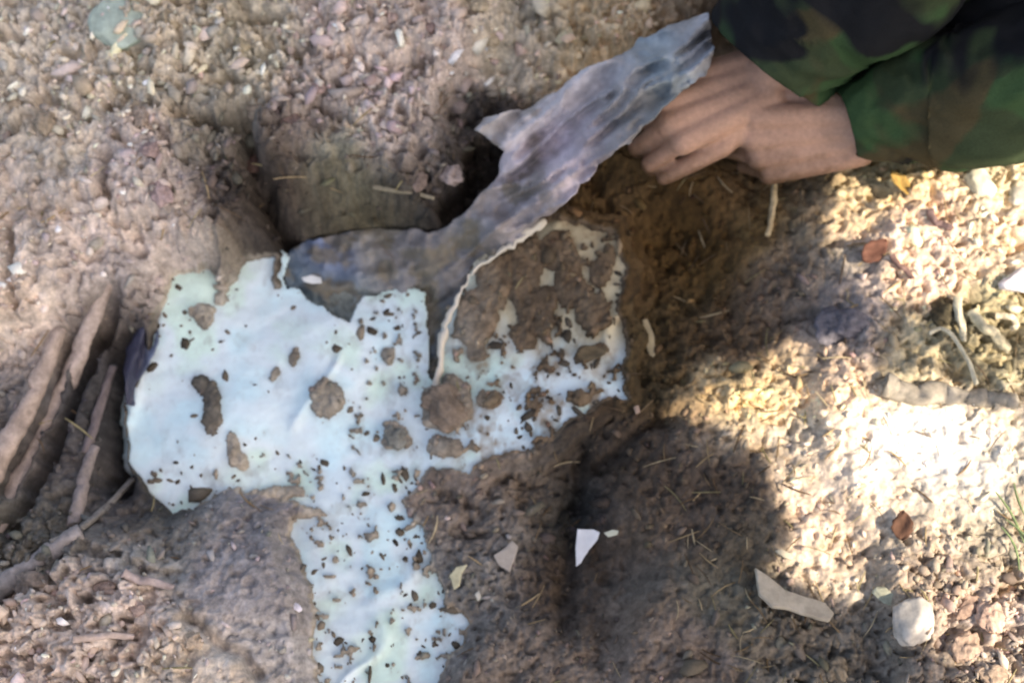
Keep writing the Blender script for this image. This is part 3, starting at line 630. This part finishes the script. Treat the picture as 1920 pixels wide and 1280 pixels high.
# grass blades at right edge
for k, (qx_, qy_, an) in enumerate([(1885, 960, 120), (1900, 985, 105), (1912, 1010, 125), (1890, 1030, 110), (1908, 940, 95)]):
    V, Fc, CC = [], [], []
    p, _ = gpoint(qx_, qy_)
    sliver(np.zeros(3), R(an), random.uniform(.03, .045), .0012, lin((130, 148, 104)), .3)
    o = mesh_obj('grass_blade', np.array(V), Fc, M_LEAF, None, True, np.array(CC)); o.location = p + np.array([0, 0, .006])
    tag(o, 'green grass blade in the small tuft at the right edge', 'grass blade', 'grass blades at the right edge')

# ------------------------------------------------------------------ the person: bare hands, camouflage jacket and trousers
def caps(bm, p, q, r0, r1):
    p = Vector(p); q = Vector(q); d = q - p; L = d.length
    n = max(2, int(L / (min(r0, r1) * .5)) + 1)
    for i in range(n + 1):
        t = i / n; r = r0 + (r1 - r0) * t
        bmesh.ops.create_icosphere(bm, subdivisions=2, radius=r, matrix=Matrix.Translation(p + d * t))
def ell(bm, c, sc, rot=None):
    m_ = Matrix.Translation(c) @ (rot.to_4x4() if rot else Matrix()) @ Matrix.Diagonal((*sc, 1))
    bmesh.ops.create_icosphere(bm, subdivisions=3, radius=1, matrix=m_)
def frame(fwd, up):
    f_ = Vector(fwd).normalized(); s_ = Vector(up).cross(f_).normalized(); u_ = f_.cross(s_)
    return Matrix((f_, s_, u_)).transposed()
def hand(bm, wrist, fwd, up, thumb, curls, tspread=.55, tc=.35):
    """local x to the fingertips, y across, z = back of the hand; thumb = +1 or -1 side of y"""
    Mx = Matrix.Translation(wrist) @ frame(fwd, up).to_4x4()
    g = lambda *a: Mx @ Vector(a)
    for yy, l0, r0 in ((.030, .092, .0135), (.010, .096, .0145), (-.010, .092, .014), (-.028, .084, .0125)):
        caps(bm, g(.0, yy * .62 * thumb, 0), g(l0, yy * thumb, .002), .0165, r0)
    caps(bm, g(0, .012 * thumb, 0), g(0, -.012 * thumb, 0), .0185, .0185)
    for k, (yy, l0, segs, r) in enumerate(((.030, .092, (.043, .026, .022), .0098), (.010, .096, (.047, .030, .023), .0100), (-.010, .092, (.043, .028, .022), .0095), (-.028, .084, (.034, .021, .020), .0084))):
        x_, z_, a_ = l0, .002, 0.0; prev = (x_, yy * thumb, z_); sp_ = (yy + .002) * .12
        yv = yy
        for s_, (L, cu) in enumerate(zip(segs, curls[k])):
            a_ += cu; x_ += L * math.cos(a_); z_ -= L * math.sin(a_); yv += sp_ * L * 10 * math.cos(a_)
            nx = (x_, yv * thumb, z_); ra = r * (1 - .09 * s_); caps(bm, g(*prev), g(*nx), ra * 1.02, ra * .9)
            bmesh.ops.create_icosphere(bm, subdivisions=2, radius=ra * 1.07, matrix=Matrix.Translation(g(prev[0], prev[1], prev[2] + .0006)))
            prev = nx
    a0 = (.018, .024 * thumb, -.006); a1 = (a0[0] + .042 * math.cos(tspread), a0[1] + .042 * math.sin(tspread) * thumb, -.014)
    a2 = (a1[0] + .032 * math.cos(tc), a1[1] + .032 * math.sin(tc) * thumb, -.022); a3 = (a2[0] + .026, a2[1] + .002 * thumb, -.031)
    caps(bm, g(*a0), g(*a1), .0165, .0125); caps(bm, g(*a1), g(*a2), .0122, .0108); caps(bm, g(*a2), g(*a3), .0108, .0085)
    return Mx
bm = bmesh.new()
WA = Vector(P(1428, 150, .070)); FA = Vector(P(1222, 226, .060)) - WA
WB = Vector(P(1610, 250, .058)); FB = Vector(P(1370, 280, .035)) - WB
EA = Vector(P(1745, -190, .20)); EB = Vector((.70, .30, .20))
SA = Vector((.52, .74, .58)); SB = Vector((.92, .46, .58))
hand(bm, WA, FA, (-.2, -.25, 1), 1, ((.8, .95, .6), (.85, 1.0, .6), (.9, 1.0, .6), (.95, 1.0, .6)), .45, .1)
hand(bm, WB, FB, (0, -.85, .7), -1, ((.5, .8, .6), (.6, .9, .6), (.7, .9, .6), (.8, .9, .6)), .35, .1)
for w_, e_, s_ in ((WA, EA, SA), (WB, EB, SB)):
    caps(bm, w_, w_ + (e_ - w_) * .18, .0215, .028); caps(bm, w_ + (e_ - w_) * .18, e_, .028, .042); caps(bm, e_, s_, .042, .052)
NK = (SA + SB) / 2 + Vector((-.02, -.02, .04)); HP = Vector((1.02, .92, .30))
caps(bm, SA, SB, .06, .06); caps(bm, NK, HP, .11, .13); caps(bm, NK, NK + Vector((-.05, -.04, .08)), .055, .052)
HC = NK + Vector((-.09, -.075, .17)); HR = frame((-.7, -.55, -.55), (-.3, -.2, 1))
ell(bm, HC, (.092, .074, .112), HR); h_ = lambda *a: HC + HR @ Vector(a)
ell(bm, h_(.03, 0, -.055), (.06, .052, .06), HR); caps(bm, h_(.088, 0, .012), h_(.106, 0, -.022), .008, .014)
for s_ in (1, -1): ell(bm, h_(0, .075 * s_, -.01), (.02, .008, .03), HR); ell(bm, h_(.075, .03 * s_, .012), (.018, .014, .01), HR)
caps(bm, h_(.082, -.018, -.058), h_(.082, .018, -.058), .009, .009)
me = bpy.data.meshes.new('body'); bm.to_mesh(me); bm.free()
tmp = bpy.data.objects.new('body_raw', me); COL.objects.link(tmp)
md = tmp.modifiers.new('r', 'REMESH'); md.mode = 'VOXEL'; md.voxel_size = .0021
md = tmp.modifiers.new('s', 'SMOOTH'); md.iterations = 7; md.factor = .5
dg = bpy.context.evaluated_depsgraph_get()
me2 = bpy.data.meshes.new_from_object(tmp.evaluated_get(dg))
bpy.data.objects.remove(tmp)
me2.polygons.foreach_set('use_smooth', np.ones(len(me2.polygons), bool))
m, nt, b = mat_new('dusty_skin', .62, .35)
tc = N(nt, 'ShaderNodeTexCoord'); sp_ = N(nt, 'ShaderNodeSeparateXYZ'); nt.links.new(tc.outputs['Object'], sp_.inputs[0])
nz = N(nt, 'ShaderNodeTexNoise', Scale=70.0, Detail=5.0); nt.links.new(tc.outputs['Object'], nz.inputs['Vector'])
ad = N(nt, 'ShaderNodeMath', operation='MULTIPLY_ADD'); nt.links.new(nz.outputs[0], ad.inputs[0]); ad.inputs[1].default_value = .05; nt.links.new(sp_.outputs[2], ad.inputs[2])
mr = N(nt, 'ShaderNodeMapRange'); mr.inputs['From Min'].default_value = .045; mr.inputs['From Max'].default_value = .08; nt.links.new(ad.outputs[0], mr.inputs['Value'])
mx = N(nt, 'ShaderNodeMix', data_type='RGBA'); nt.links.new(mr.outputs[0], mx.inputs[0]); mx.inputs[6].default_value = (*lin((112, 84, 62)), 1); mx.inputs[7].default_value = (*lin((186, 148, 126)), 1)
grain(nt, b, mx.outputs[2], scale=240, scale2=28, bump=.28, dist=.0012, lo=.78, hi=1.14)
b.inputs['Subsurface Weight'].default_value = .12; b.inputs['Subsurface Radius'].default_value = (.01, .004, .002)
me2.materials.clear(); me2.materials.append(m)
person = empty('person', Vector((.8, .75, 0)))
tag(person, 'crouching person in camouflage clothes, bare hands gripping the grey plastic sheet', 'person')
body = bpy.data.objects.new('body', me2); COL.objects.link(body); me2.transform(Matrix.Translation(-person.location)); body.parent = person

m, nt, b = mat_new('camouflage_cloth', .9, .15)
tc = N(nt, 'ShaderNodeTexCoord')
prev = None
for k, (sc, th, rgb, off) in enumerate(((9, .0, (54, 66, 46), 0), (11, .52, (54, 78, 50), 3.1), (10, .54, (74, 68, 48), 7.7), (8.5, .51, (26, 28, 31), 12.4))):
    if prev is None:
        prev = N(nt, 'ShaderNodeRGB'); prev.outputs[0].default_value = (*lin(rgb), 1); prev = prev.outputs[0]; continue
    mp = N(nt, 'ShaderNodeMapping'); mp.inputs['Location'].default_value = (off, off * .7, off * .3)
    nz = N(nt, 'ShaderNodeTexNoise', Scale=sc, Detail=2.5, Roughness=.45, Distortion=.6)
    nt.links.new(tc.outputs['Object'], mp.inputs[0]); nt.links.new(mp.outputs[0], nz.inputs['Vector'])
    cr = N(nt, 'ShaderNodeValToRGB'); cr.color_ramp.elements[0].position = th; cr.color_ramp.elements[1].position = th + .04
    nt.links.new(nz.outputs[0], cr.inputs[0])
    mx = N(nt, 'ShaderNodeMix', data_type='RGBA'); nt.links.new(cr.outputs[0], mx.inputs[0]); nt.links.new(prev, mx.inputs[6]); mx.inputs[7].default_value = (*lin(rgb), 1)
    prev = mx.outputs[2]
grain(nt, b, prev, scale=500, scale2=40, bump=.3, dist=.001, lo=.8, hi=1.2)
M_CAMO = m
def garment(name, parts, parent):
    VV = []; FF = []
    for path, radii, seg, fold, cuff, seed in parts:
        n = len(path) * 14; pth = smooth_path(path, n); rad = np.interp(np.linspace(0, 1, n), np.linspace(0, 1, len(radii)), radii)
        T = np.gradient(pth, axis=0); T /= np.linalg.norm(T, axis=1)[:, None]
        ref = np.array([0, 0, 1.0]); k0 = len(VV); ln = np.concatenate([[0], np.cumsum(np.linalg.norm(np.diff(pth, axis=0), axis=1))])
        rings = []
        for i in range(n):
            s_ = np.cross(T[i], ref); s_ /= np.linalg.norm(s_); u_ = np.cross(s_, T[i]); a = np.linspace(0, 2 * math.pi, seg, endpoint=False)
            cx_, sx_ = np.cos(a), np.sin(a)
            w = fbm(cx_ * 1.3 + ln[i] * 14 + seed, sx_ * 1.3 + ln[i] * 9, seed, 3); w2 = fbm(cx_ * 2.5 + seed, sx_ * 2.5 + ln[i] * 55, seed + 3, 2)
            r = rad[i] * (1 + fold * w + fold * .7 * (1 - 2 * np.abs(w2)))
            rings.append(pth[i] + s_ * (cx_ * r)[:, None] + u_ * (sx_ * r)[:, None])
        if cuff:
            c0 = pth[0]
            rings = [c0 + T[0] * .02 + (rings[0] - c0) * .70, c0 + T[0] * .001 + (rings[0] - c0) * .90, c0 - T[0] * .001 + (rings[0] - c0) * .97] + rings
        for r_ in rings: VV.extend(r_)
        for i in range(len(rings) - 1):
            for k in range(seg): FF.append((k0 + i * seg + k, k0 + i * seg + (k + 1) % seg, k0 + (i + 1) * seg + (k + 1) % seg, k0 + (i + 1) * seg + k))
        FF.append(tuple(k0 + (len(rings) - 1) * seg + k for k in range(seg)))
        if not cuff: FF.append(tuple(k0 + k for k in range(seg))[::-1])
    VV = local(np.array(VV), parent)
    return mesh_obj(name, VV, FF, M_CAMO, parent)
A = np.array
garment('jacket', [
    ([P(1440,118,.085), P(1520,22,.12), A(EA), (A(EA) + A(SA)) / 2, A(SA)], [.062, .068, .075, .08, .09], 72, .14, True, 3),
    ([P(1590,236,.066), P(1740,190,.085), P(1900,155,.115), A(EB), (A(EB) + A(SB)) / 2, A(SB)], [.031, .055, .060, .072, .08, .09], 72, .16, True, 5),
    ([A(NK) + A([-.02, -.02, .05]), A(NK), (A(NK) + A(HP)) / 2, A(HP)], [.085, .17, .185, .19], 64, .06, True, 7),
    ([A(SA) + A([-.02, .03, .01]), A(NK), A(SB) + A([.03, -.02, .01])], [.085, .11, .085], 48, .05, False, 9)], person)
garment('trousers', [
    ([P(1700,40,.0), P(1780,50,.03), P(1960,30,.09), A([.82, .62, .2]), A(HP)], [.02, .062, .085, .1, .13], 56, .10, False, 11),
    ([A([.95, .45, .05]), A([1.0, .6, .25]), A(HP)], [.08, .1, .13], 48, .07, False, 13),
    ([P(1780,20,.03), A([.95, .95, .05]), A([1.15, 1.2, .05])], [.06, .07, .06], 40, .08, False, 15)], person)
v, f = ico(4); v = v[v[:, 2] > -10]
v = v * np.array([.102, .085, .12]); v[:, 2] = np.maximum(v[:, 2], .018)
brim = v[:, 2] <= .0181
v[:, 0] = np.where(brim & (v[:, 0] > 0), v[:, 0] * 1.5, v[:, 0])
capv = np.array([HC + HR @ Vector(x) for x in v])
mesh_obj('cap', local(capv, person), f, M_CAMO, person)

# ------------------------------------------------------------------ the tree added out of view, leaves placed to cast the shade
gobo = empty('shade_gobo', Vector((2.6, -1.9, 0)))
tag(gobo, 'leafy tree added outside the frame to shade the pit', 'gobo')
n = 26000
gxx = rng.uniform(-.95, .75, n); gyy = rng.uniform(-.55, .82, n)
low = (gxx > -.02) & (gyy < .3)
hh = np.where(low, rng.uniform(.82, 1.1, n), rng.uniform(1.6, 2.2, n))
m_ = 16000
exx = rng.uniform(.0, .75, m_); eyy = rng.uniform(-.5, .32, m_)
ex_, ey_ = PX(exx, eyy, np.full(m_, .015))
fr = np.max([polysd(ex_, ey_, pg) for pg in LIT], 0); fr = (fr < 0) & (fr > -90)
gxx = np.concatenate([gxx, exx[fr]]); gyy = np.concatenate([gyy, eyy[fr]]); hh = np.concatenate([hh, rng.uniform(.8, 1.0, fr.sum())])
small = np.concatenate([np.zeros(n, bool), np.ones(fr.sum(), bool)]); n = len(gxx)
cen = np.stack([gxx, gyy, np.zeros(n)], -1) + SUN_DIR * (hh / SUN_DIR[2])[:, None]
L_ = np.where(small, rng.uniform(.012, .03, n), rng.uniform(.035, .085, n)); W_ = L_ * rng.uniform(.45, .6, n)
d = rng.normal(size=(n, 3)); d[:, 2] *= .35; d /= np.linalg.norm(d, axis=1)[:, None]
nrm = SUN_DIR + rng.normal(0, .45, (n, 3)); s_ = np.cross(nrm, d); s_ /= np.linalg.norm(s_, axis=1)[:, None]; u_ = np.cross(d, s_)
tmpl = [(-.5, 0, 0), (-.2, .42, .08), (.15, .46, .08), (.5, 0, -.05), (.15, -.46, .08), (-.2, -.42, .08)]
V6 = np.stack([cen + d * (a_ * L_)[:, None] + s_ * (b_ * W_)[:, None] + u_ * (c_ * W_)[:, None] for a_, b_, c_ in tmpl], 1)
g0 = V6 - SUN_DIR * (V6[..., 2:3] / SUN_DIR[2])
qx, qy = PX(g0[..., 0], g0[..., 1], np.full(g0.shape[:2], .015))
bad = np.zeros(n, bool)
for pg in LIT: bad |= (polysd(qx, qy, pg) > 0).any(1)  # leaves over the lit outlines dropped to shape the sun patches
far = (g0[:, 0, 0] > .72) | (g0[:, 0, 1] < -.5)
dap = (polysd(qx[:, 0], qy[:, 0], [(1600,545),(2000,545),(2000,770),(1600,740)]) > 0) & (rng.random(n) < .9)
dap |= (polysd(qx[:, 0], qy[:, 0], [(1500,1100),(1700,1150),(1950,1350),(1950,1700),(1500,1700)]) > 0) & (rng.random(n) < .3)
ok = ~bad & ~dap & ((g0[:, 0, 0] < .62) | (rng.random(n) < .6))
V6 = V6[ok]; k = len(V6)
F6 = (np.array([[0, 1, 2, 3], [0, 3, 4, 5]])[None] + (np.arange(k) * 6)[:, None, None]).reshape(-1, 4)
gc = lin((70, 96, 48)) * np.exp(rng.normal(0, .3, k))[:, None]
mesh_obj('gobo_leaves', local(V6.reshape(-1, 3), gobo), F6, M_LEAF, gobo, False, np.repeat(gc, 6, 0))
VV = []; FF = []
def gobo_limb(pts, r0, r1):
    p_ = smooth_path(pts, 24); v_, f_ = tube(p_, np.linspace(r0, r1, 24), 12, .1); k_ = len(VV); VV.extend(v_); FF.extend([tuple(i + k_ for i in q_) for q_ in f_])
gobo_limb([(2.6, -1.9, -.2), (2.55, -1.85, .8), (2.4, -1.7, 1.6), (2.2, -1.55, 2.5)], .14, .06)
mid = np.array([1.55, -.85, 2.0])
gobo_limb([(2.4, -1.7, 1.6), (1.9, -1.1, 1.3), (1.25, -.6, .95)], .05, .01)
gobo_limb([(2.2, -1.55, 2.5), (1.7, -1.15, 2.3), (1.0, -.75, 2.0)], .05, .012)
mesh_obj('gobo_trunk', local(np.array(VV), gobo), FF, M_BARK, gobo, True, np.tile(lin((100, 86, 70)), (len(VV), 1)))
